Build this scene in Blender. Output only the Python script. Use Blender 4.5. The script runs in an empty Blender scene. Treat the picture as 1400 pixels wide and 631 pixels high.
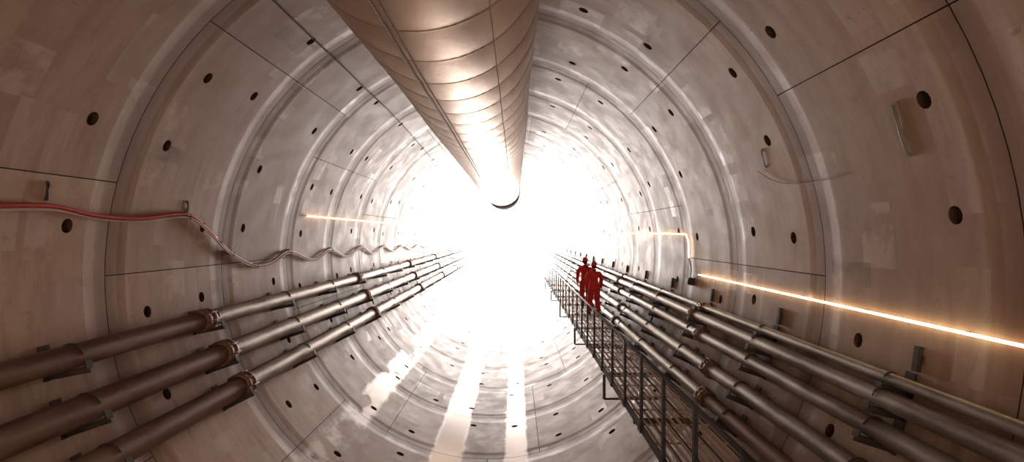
import bpy, bmesh, math, random
from mathutils import Vector, Matrix
random.seed(4)
scene=bpy.context.scene
R=4.5; F=587.0; VX,VY=705.0,320.0
CAM=Vector((0.63,0,0.52))
W=2.12; J0=5.36-W*5      # ring pitch and first joint
NR=22                    # rings
Y0=J0; Y1=J0+W*NR

# ---------------------------------------------------------------- helpers
def wallpt(px,py,so=0.0):
    dx=(px-VX)/F; dz=(VY-py)/F; r=R-so
    a=dx*dx+dz*dz; b=2*(CAM.x*dx+CAM.z*dz); c=CAM.x**2+CAM.z**2-r*r
    t=(-b+math.sqrt(b*b-4*a*c))/(2*a)
    return Vector((CAM.x+dx*t,t,CAM.z+dz*t))
def xsec(sx,sz,so):   # cross-section point on circle R-so in direction (sx,sz) from camera axis line
    r=R-so; a=sx*sx+sz*sz; b=2*(CAM.x*sx+CAM.z*sz); c=CAM.x**2+CAM.z**2-r*r
    t=(-b+math.sqrt(b*b-4*a*c))/(2*a)
    return CAM.x+sx*t, CAM.z+sz*t

class MB:
    def __init__(s): s.v=[]; s.f=[]; s.m=[]; s.sm=[]
    def add(s,vs,fs,mat=0,smooth=False):
        o=len(s.v); s.v+= [tuple(v) for v in vs]
        for f in fs:
            s.f.append(tuple(i+o for i in f)); s.m.append(mat); s.sm.append(smooth)
    def box(s,c,size,mat=0,M=None):
        hx,hy,hz=[k/2 for k in size]
        vs=[Vector((x,y,z)) for x in(-hx,hx) for y in(-hy,hy) for z in(-hz,hz)]
        if M is not None: vs=[M@v for v in vs]
        vs=[v+Vector(c) for v in vs]
        s.add(vs,[(0,1,3,2),(4,6,7,5),(0,4,5,1),(2,3,7,6),(0,2,6,4),(1,5,7,3)],mat)
    def tube(s,pts,rad,n=12,mat=0,caps=True):
        pts=[Vector(p) for p in pts]; N=len(pts)
        rads=rad if isinstance(rad,(list,tuple)) else [rad]*N
        vs=[]; up=Vector((0,0,1))
        for i,p in enumerate(pts):
            t=(pts[min(i+1,N-1)]-pts[max(i-1,0)])
            if t.length<1e-7: t=Vector((0,1,0))
            t.normalize()
            u=up if abs(t.dot(up))<.9 else Vector((1,0,0))
            a=t.cross(u).normalized(); b=a.cross(t).normalized()
            for k in range(n):
                an=2*math.pi*k/n
                vs.append(p+(a*math.cos(an)+b*math.sin(an))*rads[i])
        fs=[]
        for i in range(N-1):
            for k in range(n):
                k2=(k+1)%n
                fs.append((i*n+k,i*n+k2,(i+1)*n+k2,(i+1)*n+k))
        o=len(s.v); s.add(vs,fs,mat,True)
        if caps:
            s.f.append(tuple(o+k for k in range(n))[::-1]); s.m.append(mat); s.sm.append(False)
            s.f.append(tuple(o+(N-1)*n+k for k in range(n))); s.m.append(mat); s.sm.append(False)
    def obj(s,name,mats,parent=None,fix=True):
        me=bpy.data.meshes.new(name); me.from_pydata(s.v,[],s.f)
        for i,p in enumerate(me.polygons):
            p.material_index=s.m[i]; p.use_smooth=s.sm[i]
        for m in mats: me.materials.append(m)
        if fix:
            bm=bmesh.new(); bm.from_mesh(me); bmesh.ops.recalc_face_normals(bm,faces=bm.faces); bm.to_mesh(me); bm.free()
        ob=bpy.data.objects.new(name,me); scene.collection.objects.link(ob)
        if parent: ob.parent=parent
        return ob
def empty(name,loc=(0,0,0)):
    e=bpy.data.objects.new(name,None); e.location=loc; scene.collection.objects.link(e); e.empty_display_size=.2; return e
def catmull(P,n=8):
    P=[Vector(p) for p in P]; Q=[P[0]]+P+[P[-1]]; out=[]
    for i in range(1,len(Q)-2):
        a,b,c,d=Q[i-1:i+3]
        for k in range(n):
            t=k/n
            out.append(.5*((2*b)+(c-a)*t+(2*a-5*b+4*c-d)*t*t+(3*b-a-3*c+d)*t**3))
    out.append(P[-1]); return out

# ---------------------------------------------------------------- materials
def newmat(name):
    m=bpy.data.materials.new(name); m.use_nodes=True; nt=m.node_tree
    return m,nt,nt.nodes['Principled BSDF']
def N(nt,t,**k):
    n=nt.nodes.new(t)
    for a,b in k.items(): setattr(n,a,b)
    return n
def noise(nt,vec,scale,detail=5,rough=.6):
    n=N(nt,'ShaderNodeTexNoise'); n.inputs['Scale'].default_value=scale; n.inputs['Detail'].default_value=detail
    n.inputs['Roughness'].default_value=rough
    if vec is not None: nt.links.new(vec,n.inputs['Vector'])
    return n.outputs['Fac']
def ramp(nt,fac,stops):
    r=N(nt,'ShaderNodeValToRGB'); e=r.color_ramp.elements
    while len(e)<len(stops): e.new(.5)
    for i,(p,c) in enumerate(stops):
        e[i].position=p; e[i].color=(c,c,c,1) if not isinstance(c,tuple) else (*c,1)
    nt.links.new(fac,r.inputs[0]); return r.outputs[0]
def mix(nt,fac,a,b,mode='MIX'):
    m=N(nt,'ShaderNodeMix',data_type='RGBA',blend_type=mode)
    for sock,val in((0,fac),(6,a),(7,b)):
        if hasattr(val,'is_output'): nt.links.new(val,m.inputs[sock])
        elif isinstance(val,(int,float)) and sock==0: m.inputs[0].default_value=val
        else: m.inputs[sock].default_value=(*val,1)
    return m.outputs[2]
def math_(nt,op,a,b=None,c=None,clamp=False):
    m=N(nt,'ShaderNodeMath',operation=op); m.use_clamp=clamp
    for i,v in enumerate((a,b,c)):
        if v is None: continue
        if hasattr(v,'is_output'): nt.links.new(v,m.inputs[i])
        else: m.inputs[i].default_value=v
    return m.outputs[0]
def mapping(nt,vec,sc,loc=(0,0,0)):
    m=N(nt,'ShaderNodeMapping'); m.inputs['Scale'].default_value=sc; m.inputs['Location'].default_value=loc; nt.links.new(vec,m.inputs[0]); return m.outputs[0]
def bump(nt,b,h,st,dist=.02):
    n=N(nt,'ShaderNodeBump'); n.inputs['Distance'].default_value=dist
    if hasattr(st,'is_output'): nt.links.new(st,n.inputs['Strength'])
    else: n.inputs['Strength'].default_value=st
    nt.links.new(h,n.inputs['Height']); nt.links.new(n.outputs[0],b.inputs['Normal']); return n
def rects(nt,uv,sc,loc):   # random rectangular panels, returns (r,g) randoms and border mask
    v=mapping(nt,uv,sc,loc)
    fl=N(nt,'ShaderNodeVectorMath',operation='FLOOR'); nt.links.new(v,fl.inputs[0])
    fr=N(nt,'ShaderNodeVectorMath',operation='FRACTION'); nt.links.new(v,fr.inputs[0])
    wn=N(nt,'ShaderNodeTexWhiteNoise',noise_dimensions='3D'); nt.links.new(fl.outputs[0],wn.inputs['Vector'])
    sp=N(nt,'ShaderNodeSeparateColor'); nt.links.new(wn.outputs['Color'],sp.inputs[0])
    sx=N(nt,'ShaderNodeSeparateXYZ'); nt.links.new(fr.outputs[0],sx.inputs[0])
    a=math_(nt,'GREATER_THAN',math_(nt,'SUBTRACT',.5,math_(nt,'ABSOLUTE',math_(nt,'SUBTRACT',sx.outputs[0],.5))),math_(nt,'MULTIPLY',sp.outputs[2],.35))
    c=math_(nt,'GREATER_THAN',math_(nt,'SUBTRACT',.5,math_(nt,'ABSOLUTE',math_(nt,'SUBTRACT',sx.outputs[1],.5))),math_(nt,'MULTIPLY',sp.outputs[1],.3))
    return sp.outputs[0],math_(nt,'MULTIPLY',a,c)

def concrete(name,floor=False):
    m,nt,b=newmat(name)
    b.inputs['Specular IOR Level'].default_value=.38
    tc=N(nt,'ShaderNodeTexCoord').outputs['Object']
    uv=N(nt,'ShaderNodeUVMap'); uv.uv_map='UVMap'; uv=uv.outputs[0]
    big=noise(nt,tc,.55,6); mid=noise(nt,tc,2.3,8,.65); fine=noise(nt,tc,28,4)
    base=mix(nt,ramp(nt,big,[(.35,0.),(.65,1.)]),(.41,.27,.195),(.53,.39,.295))
    at=N(nt,'ShaderNodeAttribute'); at.attribute_name='seg'
    segf=at.outputs['Fac']
    base=mix(nt,.9,base,ramp(nt,segf,[(0,.72),(1,1.14)]),'MULTIPLY')
    st=noise(nt,mapping(nt,uv,(.5,2.6,1)),1.6,6,.7)
    base=mix(nt,ramp(nt,st,[(.42,0.),(.62,.5)]),base,(.29,.17,.115))
    r1,m1=rects(nt,uv,(1.25,1.6,1),(.3,.2,0))
    pale=math_(nt,'MULTIPLY',math_(nt,'MULTIPLY',m1,math_(nt,'GREATER_THAN',r1,.72)),ramp(nt,mid,[(.47,0.),(.60,.42)]))
    base=mix(nt,pale,base,(.66,.59,.52))
    r3,m3=rects(nt,uv,(.6,3.2,1),(.1,.9,0))
    base=mix(nt,math_(nt,'MULTIPLY',math_(nt,'MULTIPLY',m3,math_(nt,'GREATER_THAN',r3,.76)),ramp(nt,st,[(.45,0.),(.58,.4)])),base,(.62,.53,.45))
    r2,m2=rects(nt,uv,(3.4,1.2,1),(.7,.55,0))
    dk=math_(nt,'MULTIPLY',math_(nt,'MULTIPLY',m2,math_(nt,'GREATER_THAN',r2,.95)),ramp(nt,mid,[(.40,.0),(.58,.6)]))
    base=mix(nt,dk,base,(.17,.105,.075))
    sx=N(nt,'ShaderNodeSeparateXYZ'); nt.links.new(tc,sx.inputs[0])
    yy=math_(nt,'DIVIDE',math_(nt,'SUBTRACT',sx.outputs[1],J0),W)
    fr=math_(nt,'FRACT',yy)
    dist0=math_(nt,'ABSOLUTE',math_(nt,'SUBTRACT',fr,.5))      # .5 at joint
    dist=math_(nt,'ADD',dist0,math_(nt,'MULTIPLY',math_(nt,'SUBTRACT',mid,.5),.05))
    stain=ramp(nt,dist,[(.40,0.),(.45,.7),(.5,1.)])
    base=mix(nt,math_(nt,'MULTIPLY',stain,ramp(nt,big,[(.3,.55),(.6,.9)])),base,(.20,.10,.06))
    arris_highlight=ramp(nt,dist,[(.335,0.),(.37,.22),(.40,0.)])  # pale line painted as a highlight along the ring joint edges
    base=mix(nt,arris_highlight,base,(.62,.55,.48))
    base=mix(nt,ramp(nt,noise(nt,tc,9,6,.75),[(.60,0.),(.70,.6)]),base,(.2,.13,.10))
    rough=math_(nt,'SUBTRACT',ramp(nt,mid,[(.3,.46),(.6,.58)]),math_(nt,'MULTIPLY',pale,.35))
    bst=.28
    h=math_(nt,'ADD',math_(nt,'MULTIPLY',mid,.05),math_(nt,'MULTIPLY',fine,.04))
    h=math_(nt,'ADD',h,ramp(nt,dist0,[(.37,.7),(.43,.15),(.5,0.)]))
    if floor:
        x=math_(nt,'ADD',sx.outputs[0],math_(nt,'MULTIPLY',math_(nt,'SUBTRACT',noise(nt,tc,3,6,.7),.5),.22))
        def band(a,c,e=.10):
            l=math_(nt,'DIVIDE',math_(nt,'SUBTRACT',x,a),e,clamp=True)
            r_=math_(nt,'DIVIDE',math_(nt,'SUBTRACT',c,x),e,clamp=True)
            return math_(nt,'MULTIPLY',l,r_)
        side=math_(nt,'MULTIPLY',math_(nt,'MULTIPLY',band(-3.12,-2.60),ramp(nt,big,[(.46,0.),(.50,1.)])),.7)  # patchy left strip of painted sheen
        wet_glare=math_(nt,'ADD',band(-1.28,-.55),band(.36,.92),clamp=True)
        wet_glare=math_(nt,'ADD',wet_glare,side,clamp=True)
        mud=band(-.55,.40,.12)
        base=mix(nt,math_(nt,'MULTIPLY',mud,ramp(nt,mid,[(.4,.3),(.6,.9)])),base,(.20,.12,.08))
        base=mix(nt,math_(nt,'MULTIPLY',wet_glare,.9),base,(.84,.83,.81))  # pale colour paints the reflected end light onto the damp tracks
        rough=mix(nt,wet_glare,rough,(.18,.18,.18))
        nt.links.new(wet_glare,b.inputs['Coat Weight']); b.inputs['Coat Roughness'].default_value=.16; b.inputs['Coat IOR'].default_value=3.8
        bst=math_(nt,'SUBTRACT',.28,math_(nt,'MULTIPLY',wet_glare,.265))
    nt.links.new(base,b.inputs['Base Color']); nt.links.new(rough,b.inputs['Roughness'])
    bump(nt,b,h,bst,.06)
    return m
def metal(name,c1,c2,rough=.4,met=.8,scale=6,stretch=(1,.25,1),bs=.15,spec=.5):
    m,nt,b=newmat(name); tc=N(nt,'ShaderNodeTexCoord').outputs['Object']
    n=noise(nt,mapping(nt,tc,stretch),scale,7,.65)
    nt.links.new(mix(nt,ramp(nt,n,[(.35,0.),(.65,1.)]),c1,c2),b.inputs['Base Color'])
    nt.links.new(ramp(nt,n,[(.3,max(.05,rough-.12)),(.7,min(1,rough+.15))]),b.inputs['Roughness'])
    b.inputs['Metallic'].default_value=met; b.inputs['Specular IOR Level'].default_value=spec
    bump(nt,b,n,bs,.01); return m
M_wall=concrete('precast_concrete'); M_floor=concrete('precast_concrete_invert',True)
M_hole=metal('rusty_pocket_shade',(.045,.022,.013),(.10,.052,.03),.9,0,8,(1,1,1))  # dark rust, deepened further to paint in the shade of the recess
M_gask=metal('joint_gasket',(.06,.038,.026),(.09,.06,.04),.9,0)
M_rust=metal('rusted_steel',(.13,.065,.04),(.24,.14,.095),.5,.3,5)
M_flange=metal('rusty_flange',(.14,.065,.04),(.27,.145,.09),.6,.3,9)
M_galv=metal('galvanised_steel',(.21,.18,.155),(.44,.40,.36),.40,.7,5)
M_dark=metal('dark_steel',(.03,.027,.025),(.07,.06,.055),.55,.4,10)
M_brk=metal('painted_bracket',(.035,.03,.03),(.10,.07,.05),.6,.3,10)
M_deck=metal('deck_steel',(.40,.27,.18),(.54,.40,.30),.5,.2,8)
M_redc=metal('red_cable_sheath',(.45,.035,.03),(.60,.08,.06),.45,0,4)
M_pale=metal('pale_hose',(.50,.33,.28),(.66,.50,.44),.45,0,4)
M_blk=metal('black_rubber',(.02,.02,.02),(.04,.04,.04),.6,0)
def emis(name,c,s):
    m,nt,b=newmat(name); b.inputs['Base Color'].default_value=(*c,1)
    b.inputs['Emission Color'].default_value=(*c,1); b.inputs['Emission Strength'].default_value=s; return m
M_led=emis('led_rope',(1,.74,.42),7)
M_day=emis('daylight',(1.,.98,.95),29)

# ---------------------------------------------------------------- tunnel lining
NC=24; DS=2*math.pi/NC; DV=W/2; G=.005; GL=.006
class Part: 
    def __init__(s): s.v=[];s.f=[];s.m=[];s.uv=[];s.seg=[];s.sm=[]
parts={k:Part() for k in('wall_left','wall_right','ceiling','floor')}
def pick(th):   # th: 0 = crown, clockwise to right
    d=math.degrees(th)%360
    if d<45 or d>=315: return 'ceiling'
    if d<135: return 'wall_right'
    if d<225: return 'floor'
    return 'wall_left'
def P3(s,v,dep=0): 
    r=R+dep; return (r*math.sin(s),v,r*math.cos(s))
HR=.088
for ring in range(NR):
    v0=J0+ring*W; off=(ring*2+ (ring//2))%3
    for sg in range(8):
        c0=sg*3+off; sA=c0*DS; sB=(c0+3)*DS
        cache={}; segval=random.random()
        for c in range(3):
            ca=c0+c; s0=ca*DS; s1=s0+DS; smid=(s0+s1)/2
            pt=parts[pick(smid)]; pid=pick(smid)
            def vid(s,v,dep=0,tag=0):
                key=(pid,round(s,5),round(v,5),dep,tag)
                if key in cache: return cache[key]
                s_,v_=s,v
                if abs(s-sA)<1e-4: s_=s+GL/R
                if abs(s-sB)<1e-4: s_=s-GL/R
                if abs(v-v0)<1e-4: v_=v+G
                if abs(v-v0-W)<1e-4: v_=v-G
                pt.v.append(P3(s_,v_,dep)); pt.uv.append((s*R,v)); cache[key]=len(pt.v)-1
                return cache[key]
            def face(ids,mat=0,sm=True):
                pt.f.append(ids); pt.m.append(mat); pt.seg.append(segval); pt.sm.append(sm)
            for row in range(2):
                va=v0+row*DV; vb=va+DV; cs=smid; cv=(va+vb)/2
                hole=((ca+ring)%4 in ((0,1) if row==0 else (2,3))) or (ca*7+ring*5+row*3)%6==0
                if not hole:
                    for i in range(4):
                        for j in range(4):
                            a=s0+DS*i/4; a2=s0+DS*(i+1)/4; b_=va+DV*j/4; b2=va+DV*(j+1)/4
                            face((vid(a,b_),vid(a2,b_),vid(a2,b2),vid(a,b2)))
                else:
                    outer=[]
                    for i in range(4): outer.append((s0+DS*i/4,va))
                    for i in range(4): outer.append((s1,va+DV*i/4))
                    for i in range(4): outer.append((s1-DS*i/4,vb))
                    for i in range(4): outer.append((s0,vb-DV*i/4))
                    jx=random.uniform(-.12,.12); jy=random.uniform(-.06,.06)
                    def pos(k,t):
                        o=outer[k%16]; ox=(o[0]-smid)*R; oy=o[1]-cv
                        L=math.hypot(ox,oy); ix=ox/L*HR*.95; iy=oy/L*HR*.70
                        if t>=1: return o
                        x=(ix)*(1-t)+ox*t; y=(iy)*(1-t)+oy*t
                        x+=jx*(1-t); y+=jy*(1-t)
                        return (smid+x/R, cv+y)
                    ts=[0,.08,.35,.68,1]
                    for k in range(16):
                        for a,b_ in zip(ts[:-1],ts[1:]):
                            p=[pos(k,b_),pos(k+1,b_),pos(k+1,a),pos(k,a)]
                            face(tuple(vid(*q) for q in p))
                    def rv(k,sc,dep):
                        q=pos(k,0); cx=smid+jx/R; cy=cv+jy
                        return vid(cx+(q[0]-cx)*sc,cy+(q[1]-cy)*sc,dep,1)
                    for k in range(16):
                        face((rv(k,1,0),rv(k,.85,.06),rv(k+1,.85,.06),rv(k+1,1,0)),1,False)
                    face(tuple(rv(k,.85,.06) for k in range(16)),1,False)
                def skirt(pa,pb): face((vid(*pa,0,2),vid(*pb,0,2),vid(*pb,.06,2),vid(*pa,.06,2)),2,False)
                for i in range(4):
                    if row==0: skirt((s0+DS*i/4,v0),(s0+DS*(i+1)/4,v0))
                    if row==1: skirt((s0+DS*i/4,v0+W),(s0+DS*(i+1)/4,v0+W))
                    if c==0: skirt((s0,va+DV*i/4),(s0,va+DV*(i+1)/4))
                    if c==2: skirt((s1,va+DV*i/4),(s1,va+DV*(i+1)/4))
for k,p in parts.items():
    me=bpy.data.meshes.new(k); me.from_pydata(p.v,[],p.f)
    uvl=me.uv_layers.new(name='UVMap')
    for l in me.loops: uvl.data[l.index].uv=p.uv[l.vertex_index]
    at=me.attributes.new('seg','FLOAT','FACE')
    at.data.foreach_set('value',p.seg)
    me.polygons.foreach_set('material_index',p.m); me.polygons.foreach_set('use_smooth',p.sm)
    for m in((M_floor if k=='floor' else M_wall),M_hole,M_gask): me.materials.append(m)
    me.flip_normals()
    ob=bpy.data.objects.new(k,me); scene.collection.objects.link(ob)
# outer backing shell
b=MB(); n=96
vs=[];fs=[]
for y in(Y0,Y1):
    for k in range(n):
        a=2*math.pi*k/n; vs.append(((R+.07)*math.sin(a),y,(R+.07)*math.cos(a)))
fs=[(k,(k+1)%n,n+(k+1)%n,n+k) for k in range(n)]
b.add(vs,fs,0,True); b.obj('tunnel_grout_shell',[M_gask],fix=False)

# daylight at the shaft end
b=MB(); b.add([( (R+.05)*math.sin(2*math.pi*k/64),Y1-.03,(R+.05)*math.cos(2*math.pi*k/64)) for k in range(64)],[tuple(range(64))])
b.obj('daylight_shaft_opening',[M_day],fix=False)

# ---------------------------------------------------------------- ventilation duct
m,nt,bs=newmat('duct_fabric'); tc=N(nt,'ShaderNodeTexCoord').outputs['Object']
n1=noise(nt,mapping(nt,tc,(1,.5,1)),1.5,6); n2=noise(nt,tc,14,5)
nt.links.new(mix(nt,ramp(nt,n1,[(.3,0.),(.7,1.)]),(.44,.30,.205),(.57,.43,.32)),bs.inputs['Base Color'])
bs.inputs['Roughness'].default_value=.36; bs.inputs['Metallic'].default_value=.55; bs.inputs['Specular IOR Level'].default_value=.3
bump(nt,bs,math_(nt,'ADD',n1,math_(nt,'MULTIPLY',n2,.08)),.2,.04)
M_duct=m
D=2.6; ang=math.radians(16.6); DX=CAM.x-D*math.sin(ang); DZ=CAM.z+D*math.cos(ang); DR=.985
Yd0,Yd1=-4.5,26.3
duct=empty('ventilation_duct')
b=MB(); n=72; step=.05; NY=int((Yd1-Yd0)/step); PIT=.55
vs=[]
def duct_r(a,y):
    ph=((y-Yd0)%PIT)/PIT
    bulge=math.sin(math.pi*ph)**.8
    r=DR-.006+.0045*bulge
    r+=.002*math.sin(a*9+y*2.1)*math.sin(math.pi*ph)+.008*math.sin(a*3+y*.9)+.006*math.sin(y*1.3+a)
    return r
for i in range(NY+1):
    y=Yd0+i*step
    for k in range(n):
        a=2*math.pi*k/n; r=duct_r(a,y)
        vs.append((DX+r*math.sin(a),y,DZ+r*math.cos(a)))
fs=[(i*n+k,i*n+(k+1)%n,(i+1)*n+(k+1)%n,(i+1)*n+k) for i in range(NY) for k in range(n)]
b.add(vs,fs,0,True); b.obj('fabric_tube',[M_duct],duct,fix=False)
b=MB()
y=Yd0
while y<Yd1:     # hoop seams
    b_n=64
    vs=[];fs=[]
    for k in range(b_n):
        a=2*math.pi*k/b_n; r=duct_r(a,y)+.001
        for dy,dr in((-.014,-.004),(0,.003),(.014,-.004)):
            vs.append((DX+(r+dr)*math.sin(a),y+dy,DZ+(r+dr)*math.cos(a)))
    for k in range(b_n):
        k2=(k+1)%b_n
        fs+=[(k*3,k2*3,k2*3+1,k*3+1),(k*3+1,k2*3+1,k2*3+2,k*3+2)]
    b.add(vs,fs,0,True); y+=PIT
b.obj('hoop_seams',[metal('seam_tape',(.38,.26,.18),(.48,.36,.26),.45,.4)],duct)
def seam_a(slope):
    al=ang-math.atan(slope); s=D*math.sin(al)
    t=D*math.cos(al)-math.sqrt(DR*DR-s*s)
    x=CAM.x-math.sin(math.atan(slope))*t-DX; z=CAM.z+math.cos(math.atan(slope))*t-DZ
    return math.atan2(x,z)
b=MB()
for sl,rr in((.625,.011),(.59,.006),(.11,.004)):
    a=seam_a(sl)
    pts=[(DX+(duct_r(a,y)+.004)*math.sin(a),y,DZ+(duct_r(a,y)+.004)*math.cos(a)) for y in [Yd0+.1*i for i in range(int((Yd1-Yd0)/.1))]]
    b.tube(pts,rr,6)
b.obj('lacing_seams',[metal('seam_cord',(.16,.11,.08),(.5,.45,.4),.6,0,20,(1,3,1))],duct)
b=MB()    # end rim drawn out as a sleeve, its dark colour paints the underside's shade
vs=[];fs=[];n=64
for k in range(n):
    a=2*math.pi*k/n
    for dy,r in((-3.6,DR+.02),(.03,DR+.03),(.03,DR-.12),(-3.6,DR-.12)):
        vs.append((DX+r*math.sin(a),Yd1+dy,DZ+r*math.cos(a)))
for k in range(n):
    k2=(k+1)%n
    for j in range(4): fs.append((k*4+j,k2*4+j,k2*4+(j+1)%4,k*4+(j+1)%4))
b.add(vs,fs,0,True); b.obj('end_ring',[metal('end_sleeve_shaded',(.17,.185,.21),(.23,.25,.28),.95,0,spec=.0)],duct)
b=MB()    # hangers to the crown
y=-3.9
while y<Yd1:
    for a in(-.55,.62):
        x0=DX+DR*math.sin(a); z0=DZ+DR*math.cos(a)
        x1=x0+.12*(1 if a>0 else -1); z1=math.sqrt(R*R-x1*x1)
        b.tube([(x0,y,z0-.03),(x1,y,z1)],.010,6)
        b.box((x1,y,z1-.03),(.10,.12,.06)); b.box((x0,y,z0+.02),(.05,.10,.05))
    y+=PIT*3
b.tube([(DX+.92,y,DZ+.52) for y in [-4+.5*i for i in range(61)]],.012,6)
b.obj('hangers',[M_dark],duct)

# ---------------------------------------------------------------- pipes
def pipe(name,slope,side,so,rad,flg,first_rust,fl_r=.045,fl_w=.2,y0=Y0+.3,y1=Y1-1,m2=M_galv,collar=True):
    x,z=xsec(side*1.0,-slope,so+rad)
    b=MB(); ys=[y0]+[f for f in flg if y0<f<y1]+[y1]
    for i in range(len(ys)-1):
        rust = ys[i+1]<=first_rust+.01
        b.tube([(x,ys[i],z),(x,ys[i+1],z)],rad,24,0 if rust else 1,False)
    for f in ys[1:-1]:
        b.tube([(x,f-fl_w/2,z),(x,f-fl_w/2+.01,z),(x,f-fl_w/2+.05,z),(x,f-.02,z),(x,f,z),(x,f+.02,z),(x,f+fl_w/2-.05,z),(x,f+fl_w/2-.01,z),(x,f+fl_w/2,z)],
               [rad+.003,rad+fl_r,rad+fl_r,rad+fl_r*.75,rad+fl_r*.7,rad+fl_r*.75,rad+fl_r,rad+fl_r,rad+.003],24,2)
        for k in range(8):
            a=k*math.pi/4; q=(x+(rad+fl_r*.8)*math.cos(a),z+(rad+fl_r*.8)*math.sin(a))
            b.tube([(q[0],f-fl_w/2-.03,q[1]),(q[0],f+fl_w/2+.03,q[1])],.012,6,2)
    b.tube([(x,y1-.02,z),(x,y1,z)],[rad,rad*.6],24,1)
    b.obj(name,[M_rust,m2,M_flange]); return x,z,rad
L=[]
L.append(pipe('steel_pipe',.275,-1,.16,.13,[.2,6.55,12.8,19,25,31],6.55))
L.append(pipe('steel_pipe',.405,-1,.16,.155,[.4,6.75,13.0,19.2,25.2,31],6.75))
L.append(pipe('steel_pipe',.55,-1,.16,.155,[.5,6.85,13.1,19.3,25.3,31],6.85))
Rr=[]
Rr.append(pipe('slim_pipe',.385,1,.14,.06,[2.2,8.2,14.2,20.2,26],-5,.02,.12))
Rr.append(pipe('slim_pipe',.445,1,.14,.095,[2.5,8.4,14.4,20.4,26],-5,.03,.16))
Rr.append(pipe('slim_pipe',.54,1,.14,.10,[1.8,7.9,13.9,20.0,26],-5,.03,.18))
Rr.append(pipe('slim_pipe',.69,1,.12,.115,[.9,7.2,13.2,19.2,25],-5,.035,.2))
Rr.append(pipe('slim_pipe',.86,1,.10,.11,[1.2,7.0,13.2,19.2,25],7.0,.035,.2))
def brackets(name,pipes,ys,side):
    b=MB()
    for y in ys:
        for (x,z,rad) in pipes:
            n=Vector((x,0,z)).normalized(); t=Vector((-n.z,0,n.x))
            if t.z>0: t=-t                   # t points downwards
            d=math.hypot(x,z)
            A=t*(rad+.02)
            Mx=Matrix((n,Vector((0,1,0)),t)).transposed()
            inner=d-rad-.05; outer=R-.004
            c=n*((inner+outer)/2)+A; 
            b.box(Vector((c.x,y,c.z)),(outer-inner,.07,.024),0,Mx)
            b.box(Vector((c.x,y,c.z))+t*.03,(outer-inner,.010,.05),0,Mx)
            c=n*(inner+.01)+t*(rad*.7+.02)
            b.box(Vector((c.x,y,c.z)),(.02,.07,rad*.6),0,Mx)      # up-stand
            c=n*(R-.018)+t*(.02)
            b.box(Vector((c.x,y,c.z)),(.024,.10,rad*2+.12),0,Mx)   # wall plate
            pts=[]
            for k in range(9):
                a=math.pi*k/8
                q=Vector((x,0,z))+n*math.cos(a)*(rad+.008)-t*math.sin(a)*(rad+.008)
                pts.append((q.x,y,q.z))
            b.tube(pts,.008,6)
    b.obj(name,[M_brk])
ysb=[J0+W*.5+W*k for k in range(NR)]
brackets('pipe_brackets',L,[y+.3 for y in ysb],-1)
brackets('pipe_brackets',Rr,[y-.2 for y in ysb],1)
# stub posts on the wall above the right-hand rack
b=MB()
for y in ysb:
    for side,sl,yo in((1,.31,-.25),):
        x,z=xsec(side,-sl,0.03)
        n=Vector((x,0,z)).normalized(); t=Vector((-n.z,0,n.x)); Mx=Matrix((n,Vector((0,1,0)),t)).transposed()
        b.box((x,y+yo,z),(.05,.05,.24),0,Mx); b.box((x+.012*n.x,y+yo,z+.012*n.z),(.02,.10,.08),0,Mx)
b.obj('rack_stub_posts',[M_brk])

# ---------------------------------------------------------------- walkway
ZD=CAM.z-2.65; XR=CAM.x+1.76; XE=3.40; YA,YB=-4,27
wk=empty('access_walkway')
b=MB()
x=XR+.07
while x<XE-.03:
    b.box((x,(YA+YB)/2,ZD-.02),(.024,YB-YA,.035)); x+=.10
y=YA
while y<YB:
    b.box(((XR+XE)/2,y,ZD-.045),(XE-XR,.03,.02)); y+=.53
b.obj('grating_deck',[M_deck],wk)
b=MB()
for x in(XR,XE): b.box((x,(YA+YB)/2,ZD-.05),(.04,YB-YA,.10))
for k,y in enumerate(ysb):
    if y<YA or y>YB: continue
    zb=ZD-.14; xo=math.sqrt(R*R-zb*zb)-.03
    b.box(((XR+xo)/2,y,zb),(xo-XR,.06,.07))
    if k%2==0:
        zl=ZD-.62; xw=math.sqrt(R*R-zl*zl)-.03
        b.box((XR,y,(zb+zl)/2),(.05,.05,zb-zl)); b.tube([(XR,y,zl),(xw,y,zl-.0)],.022,8)
b.obj('support_frame',[M_brk],wk)
rl=empty('guard_railing')
b=MB(); ZT=CAM.z-1.69
b.tube([(XR,YA,ZT),(XR,YB,ZT)],.026,10)
for k in(1,2,3): b.tube([(XR,YA,ZD+(ZT-ZD)*k/4),(XR,YB,ZD+(ZT-ZD)*k/4)],.009,8)
b.obj('rails',[M_dark],rl)
b=MB(); y=YA+.1
i=0
while y<YB:
    b.box((XR-.005,y,(ZT+ZD-.10)/2),(.040,.050,ZT-ZD+.10))
    b.box((XR-.03,y,ZD-.05),(.02,.12,.10))
    y+=.9
b.obj('posts',[M_dark],rl)

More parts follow.
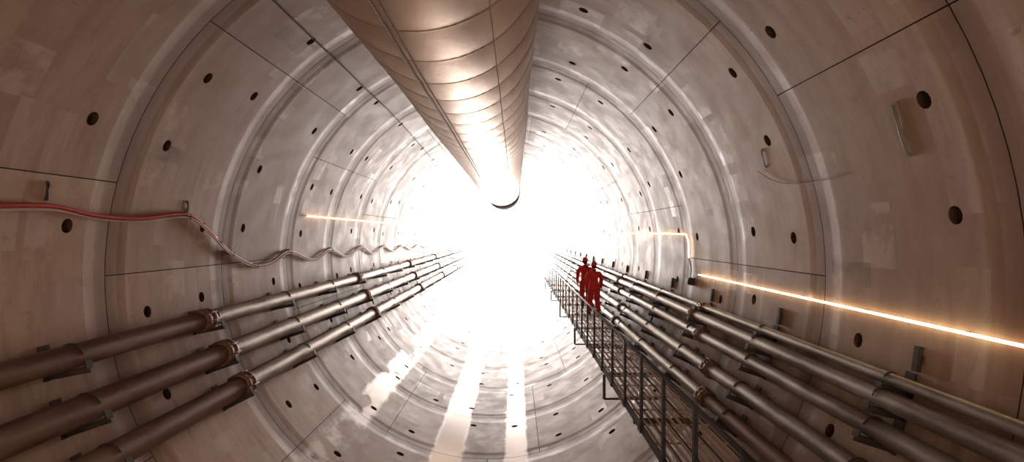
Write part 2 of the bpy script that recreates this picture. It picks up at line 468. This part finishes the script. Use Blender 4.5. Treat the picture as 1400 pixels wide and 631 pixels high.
# ---------------------------------------------------------------- cables / hoses on left wall
pts_px=[(-60,279),(0,280),(70,281),(130,294),(190,298),(255,293),(285,315),(315,345),(348,362),(372,357),(395,343),(428,354),(452,340),(474,350),(494,337),(510,346),(525,336),(538,343),(550,335),(562,340),(573,334),(584,338),(600,333)]
P=[wallpt(px,py,.05) for px,py in pts_px]
C=catmull(P,8)
hose=empty('wall_hose')
split=[i for i,p in enumerate(C) if p.y>5.7][0]
b=MB(); b.tube(C[:split+20],.026,10); b.obj('red_sheath',[M_redc],hose)
b=MB(); b.tube([p+Vector((.02,0,-.045)) for p in C],.014,8); b.tube(C[split+20:],.026,8); b.obj('pale_line',[M_pale],hose)
b=MB()
for px,py in [(255,293),(315,345),(348,362),(395,343),(452,340),(494,337),(525,336),(562,340)]:
    p=wallpt(px,py,.02); n=Vector((p.x,0,p.z)).normalized(); t=Vector((-n.z,0,n.x)); Mx=Matrix((n,Vector((0,1,0)),t)).transposed()
    b.box(p,(.03,.05,.09),0,Mx); b.tube([p-n*.0+Vector((0,0,-.05)),p-n*.065+Vector((0,0,-.06)),p-n*.07+Vector((0,0,.02))],.008,6)
b.obj('hooks',[M_brk],hose)
# thin dark cable on upper left
b=MB(); b.tube(catmull([wallpt(*q,.03) for q in [(352,-20),(385,12),(430,55),(470,92),(500,122),(530,150),(560,182),(590,216)]],6),.010,6)
b.obj('signal_cable',[M_blk])
b=MB(); b.tube(catmull([wallpt(*q,.03) for q in [(1036,234),(1055,246),(1080,251),(1112,249),(1150,238)]],6),.008,6)
b.obj('thin_wire',[M_pale])

# ---------------------------------------------------------------- LED ropes
def led(name,pa,pb,ext=0):
    a=wallpt(*pa,.05); c=wallpt(*pb,.05)
    c=Vector((a.x,c.y-ext,a.z)) 
    e=empty(name); b=MB(); b.tube([a,c],.014,8); b.obj('light_tube',[M_led],e)
    b=MB(); n=Vector((a.x,0,a.z)).normalized()
    ln=abs(c.y-a.y); k=0
    while k*1.06<ln:
        p=Vector((a.x,max(a.y,c.y)-k*1.06,a.z))+n*.028
        b.box(p,(.03,.02,.03)); k+=1
    b.obj('clips',[M_brk],e); return a,c
a,c=led('led_light_rope',(955,375),(1400,468),5)
led('led_light_rope',(420,295),(565,308))
# far right rope with drop
pr=[wallpt(*q,.05) for q in [(800,318),(860,319),(915,319),(938,320),(941,330),(942,352)]]
e=empty('led_light_rope'); b=MB(); b.tube(pr,.014,8); b.obj('light_tube',[M_led],e)
p=wallpt(943,384,.07); e=empty('junction_box')
b=MB(); n=Vector((p.x,0,p.z)).normalized(); t=Vector((-n.z,0,n.x)); Mx=Matrix((n,Vector((0,1,0)),t)).transposed()
b.box(p,(.12,.20,.16),0,Mx); b.box(p-n*.065,(.02,.16,.12),0,Mx); b.obj('box_body',[M_dark],e)
b=MB(); b.tube(catmull([wallpt(942,352,.04),wallpt(945,366,.04),wallpt(944,380,.06)],5),.010,6)
b.tube(catmull([wallpt(947,382,.06),wallpt(952,379,.05),wallpt(957,376,.05)],5),.010,6); b.obj('leads',[M_blk],e)

# small fixtures on the walls
def fixture(name,pts,so=.05,r=.018,mat=None,pl=.04):
    b=MB(); q=[wallpt(*p,so) for p in pts]
    b.tube(q,r,8)
    for w in(q[0],q[-1]):
        n=Vector((w.x,0,w.z)).normalized(); t=Vector((-n.z,0,n.x)); Mx=Matrix((n,Vector((0,1,0)),t)).transposed()
        b.box(w+n*.008,(.02,pl,.04),0,Mx)
    b.obj(name,[mat or M_galv])
M_fix=metal('dull_fixing',(.20,.17,.15),(.34,.30,.27),.6,.3,10)
fixture('wall_anchor_bar',[(1221,143),(1232,185),(1242,212)],so=.016,r=.014,mat=M_fix,pl=.04)
fixture('wall_anchor_bar',[(1041,206),(1046,228)],so=.016,r=.008,mat=M_fix,pl=.02)
fixture('wall_anchor_bar',[(66,250),(64,272)],so=.016,r=.014,mat=M_brk,pl=.02)
fixture('wall_anchor_bar',[(257,276),(257,287)],so=.016,r=.010,mat=M_brk,pl=.02)

# ---------------------------------------------------------------- workers
M_suit=metal('red_coverall',(.72,.022,.018),(.86,.045,.035),.7,0,7,(1,1,1),.3)
M_helm=metal('red_helmet',(.70,.035,.025),(.78,.06,.04),.3,0)
M_skin=metal('skin',(.55,.32,.22),(.62,.38,.27),.5,0)
M_hair=metal('hair',(.03,.018,.012),(.06,.035,.02),.7,0,30)
M_boot=metal('work_boot',(.03,.02,.015),(.06,.04,.03),.5,0)
M_glove=metal('work_glove',(.10,.08,.06),(.2,.16,.12),.8,0)
M_eye=metal('eye',(.02,.02,.02),(.03,.03,.03),.2,0)
def skin(name,chains,mat,parent,sub=2):
    vs=[];es=[];rs=[];roots=[]
    for ch in chains:
        o={}
        for k,(co,r) in ch['n'].items():
            o[k]=len(vs); vs.append(co); rs.append(r if isinstance(r,tuple) else (r,r))
        roots.append(o[ch['root']])
        for a,c in ch['e']: es.append((o[a],o[c]))
    me=bpy.data.meshes.new(name); me.from_pydata(vs,es,[]); ob=bpy.data.objects.new(name,me); scene.collection.objects.link(ob)
    sm=ob.modifiers.new('skin','SKIN'); sm.use_smooth_shade=True; sm.branch_smoothing=.6
    for i,d in enumerate(me.skin_vertices[0].data):
        d.radius=rs[i]; d.use_root=(i in roots)
    ss=ob.modifiers.new('sub','SUBSURF'); ss.levels=sub; ss.render_levels=sub
    me.materials.append(mat); ob.parent=parent; return ob
def seq(pts,pre='c'):
    n={f'{pre}{i}':p for i,p in enumerate(pts)}
    return {'n':n,'e':[(f'{pre}{i}',f'{pre}{i+1}') for i in range(len(pts)-1)],'root':f'{pre}0'}
def worker(loc,rotz,scale,ph,headturn):
    W_=empty('construction_worker',loc); W_.rotation_euler=(0,0,rotz); W_.scale=(scale,)*3
    s=ph
    n={'pel':((0,0,.96),(.175,.135)),'sp1':((0,.005,1.10),(.170,.130)),'sp2':((0,.01,1.24),(.185,.138)),'ch':((0,.01,1.37),(.195,.135)),'nk':((0,.01,1.475),(.10,.09)),'nk2':((0,.02,1.53),(.065,.065))}
    e=[('pel','sp1'),('sp1','sp2'),('sp2','ch'),('ch','nk'),('nk','nk2')]
    for sd,sg,f in(('L',-1,s),('R',1,-s)):
        n[sd+'sh']=((sg*.190,.0,1.405),(.090,.090)); n[sd+'ua']=((sg*.235,-f*.03,1.28),(.080,.080))
        n[sd+'el']=((sg*.252,-f*.09-.03,1.135),(.068,.068)); n[sd+'fa']=((sg*.250,-f*.10+.03,1.01),(.063,.063)); n[sd+'wr']=((sg*.245,-f*.10+.08,.895),(.050,.050))
        e+=[('ch',sd+'sh'),(sd+'sh',sd+'ua'),(sd+'ua',sd+'el'),(sd+'el',sd+'fa'),(sd+'fa',sd+'wr')]
        kn=(sg*.105,.10 if f>0 else .05,.50); an=(sg*.10,.20 if f>0 else -.22,.13 if f>0 else .20)
        n[sd+'hp']=((sg*.097,.0,.87),(.125,.125)); n[sd+'th']=((sg*.105,kn[1]*.5,.69),(.112,.112))
        n[sd+'kn']=(kn,(.088,.090)); n[sd+'cf']=((sg*.103,(kn[1]+an[1])/2-.015,(kn[2]+an[2])/2+.03),(.085,.085)); n[sd+'an']=(an,(.076,.080))
        e+=[('pel',sd+'hp'),(sd+'hp',sd+'th'),(sd+'th',sd+'kn'),(sd+'kn',sd+'cf'),(sd+'cf',sd+'an')]
    skin('coverall_body',[{'n':n,'e':e,'root':'pel'}],M_suit,W_)
    ch=[]
    for sg,f in((-1,s),(1,-s)):
        x=sg*.10
        if f>0: pts=[((x,.20,.16),.052),((x,.19,.075),.052),((x+sg*.005,.27,.050),(.048,.042)),((x+sg*.012,.345,.036),(.044,.032)),((x+sg*.015,.385,.032),(.030,.024))]
        else:   pts=[((x,-.22,.22),.052),((x,-.235,.13),.052),((x+sg*.005,-.17,.085),(.048,.042)),((x+sg*.012,-.11,.045),(.044,.034)),((x+sg*.015,-.075,.030),(.030,.024))]
        ch.append(seq(pts))
    skin('boots',ch,M_boot,W_)
    ch=[]
    for sg,f in((-1,s),(1,-s)):
        wx,wy,wz=sg*.245,-f*.10+.085,.87
        ch.append(seq([((wx,wy,wz+.02),(.026,.022)),((wx,wy+.008,wz-.04),(.020,.036)),((wx,wy+.012,wz-.085),(.014,.038))]))
        for k,(dy,ln) in enumerate(((.038,.070),(.016,.080),(-.006,.074),(-.026,.058))):
            y0=wy+.008+dy
            ch.append(seq([((wx,y0,wz-.075),.0095),((wx,y0+.002,wz-.095-ln*.3),.009),((wx-sg*.012,y0+.003,wz-.095-ln*.65),.0085),((wx-sg*.028,y0+.003,wz-.09-ln*.92),.0075)]))
        ch.append(seq([((wx,wy+.022,wz-.03),.012),((wx-sg*.012,wy+.052,wz-.055),.011),((wx-sg*.02,wy+.062,wz-.085),.010),((wx-sg*.024,wy+.062,wz-.108),.008)]))
    skin('gloved_hands',ch,M_glove,W_,1)
    H=empty('head',(0,.03,1.635)); H.parent=W_; H.rotation_euler=(0,0,headturn)
    bm=bmesh.new(); bmesh.ops.create_uvsphere(bm,u_segments=32,v_segments=24,radius=1)
    for v in bm.verts:
        x,y,z=v.co
        w=1.0-.22*max(0,-z)**1.2; v.co.x=x*.076*w
        v.co.y=y*.096*(1-.10*max(0,-z)) + (.012 if z<0 and y>0 else 0)*(-z)
        v.co.z=z*.118
        if y>.75 and abs(x)<.22 and -.35<z<.15: v.co.y+=.022*(1-abs(x)/.22)*(1-abs(z+.15)/.3 if z>-.15 else 1)
        if y>.8 and -.62<z<-.48 and abs(x)<.35: v.co.y+=.004
        if y>.7 and .02<z<.2 and .2<abs(x)<.5: v.co.y-=.006
    for f in bm.faces: f.smooth=True
    me=bpy.data.meshes.new('face'); bm.to_mesh(me); bm.free(); me.materials.append(M_skin)
    o=bpy.data.objects.new('face',me); scene.collection.objects.link(o); o.parent=H
    b=MB()
    def ell(c,r,mat,n=12):
        vs=[];fs=[]; K=8
        for i in range(K+1):
            ph=-math.pi/2+math.pi*i/K; 
            for k in range(n):
                a=2*math.pi*k/n; vs.append((c[0]+r[0]*math.cos(ph)*math.cos(a),c[1]+r[1]*math.cos(ph)*math.sin(a),c[2]+r[2]*math.sin(ph)))
        for i in range(K):
            for k in range(n): fs.append((i*n+k,i*n+(k+1)%n,(i+1)*n+(k+1)%n,(i+1)*n+k))
        b.add(vs,fs,mat,True)
    for sg in(-1,1):
        ell((sg*.030,.086,.008),(.013,.010,.009),0); ell((sg*.077,-.005,-.005),(.012,.020,.032),1)
    ell((0,.096,-.058),(.024,.008,.006),2)
    ell((0,-.016,-.012),(.079,.088,.085),3)
    b.obj('face_features',[M_eye,M_skin,M_redc,M_hair],H)
    b=MB(); vs=[];fs=[];n_=32;prof=[(1.16,.022),(1.13,.026),(1.06,.036),(1.05,.06),(.98,.09),(.80,.125),(.55,.147),(.28,.158),(.02,.161)]
    for (r,z) in prof:
        for k in range(n_):
            a=2*math.pi*k/n_; pk=.035*max(0,math.sin(a))**3 if z<.03 else 0
            vs.append((r*.092*math.cos(a),(r*.112+pk)*math.sin(a)-.004,z))
    for i in range(len(prof)-1):
        for k in range(n_): fs.append((i*n_+k,i*n_+(k+1)%n_,(i+1)*n_+(k+1)%n_,(i+1)*n_+k))
    b.add(vs,fs,0,True); b.box((0,-.004,.16),(.03,.16,.012)); b.obj('safety_helmet',[M_helm],H)
    b=MB()
    b.tube([(.075*math.cos(a),.015+.07*math.sin(a),1.51) for a in [2*math.pi*k/20 for k in range(21)]],.014,8); b.obj('collar',[M_suit],W_)
    return W_
worker((CAM.x+2.52,13.8,ZD),math.radians(4),1.0,1,.15)
worker((CAM.x+2.46,15.2,ZD),math.radians(-6),1.03,-1,-.3)

# ---------------------------------------------------------------- lights/world/camera
w=bpy.data.worlds.new('World'); scene.world=w; w.use_nodes=True
bg=w.node_tree.nodes['Background']; bg.inputs[0].default_value=(1,.78,.63,1); bg.inputs[1].default_value=1.6
cam=bpy.data.cameras.new('Camera'); co=bpy.data.objects.new('Camera',cam); scene.collection.objects.link(co)
co.location=CAM; co.rotation_euler=(math.radians(90),0,0)
cam.sensor_width=36; cam.lens=F/1400*36; cam.shift_x=-5/1400; cam.shift_y=4.5/1400; cam.clip_start=.02; cam.clip_end=200
scene.camera=co
scene.view_settings.view_transform='Standard'; scene.view_settings.look='None'; scene.view_settings.exposure=0
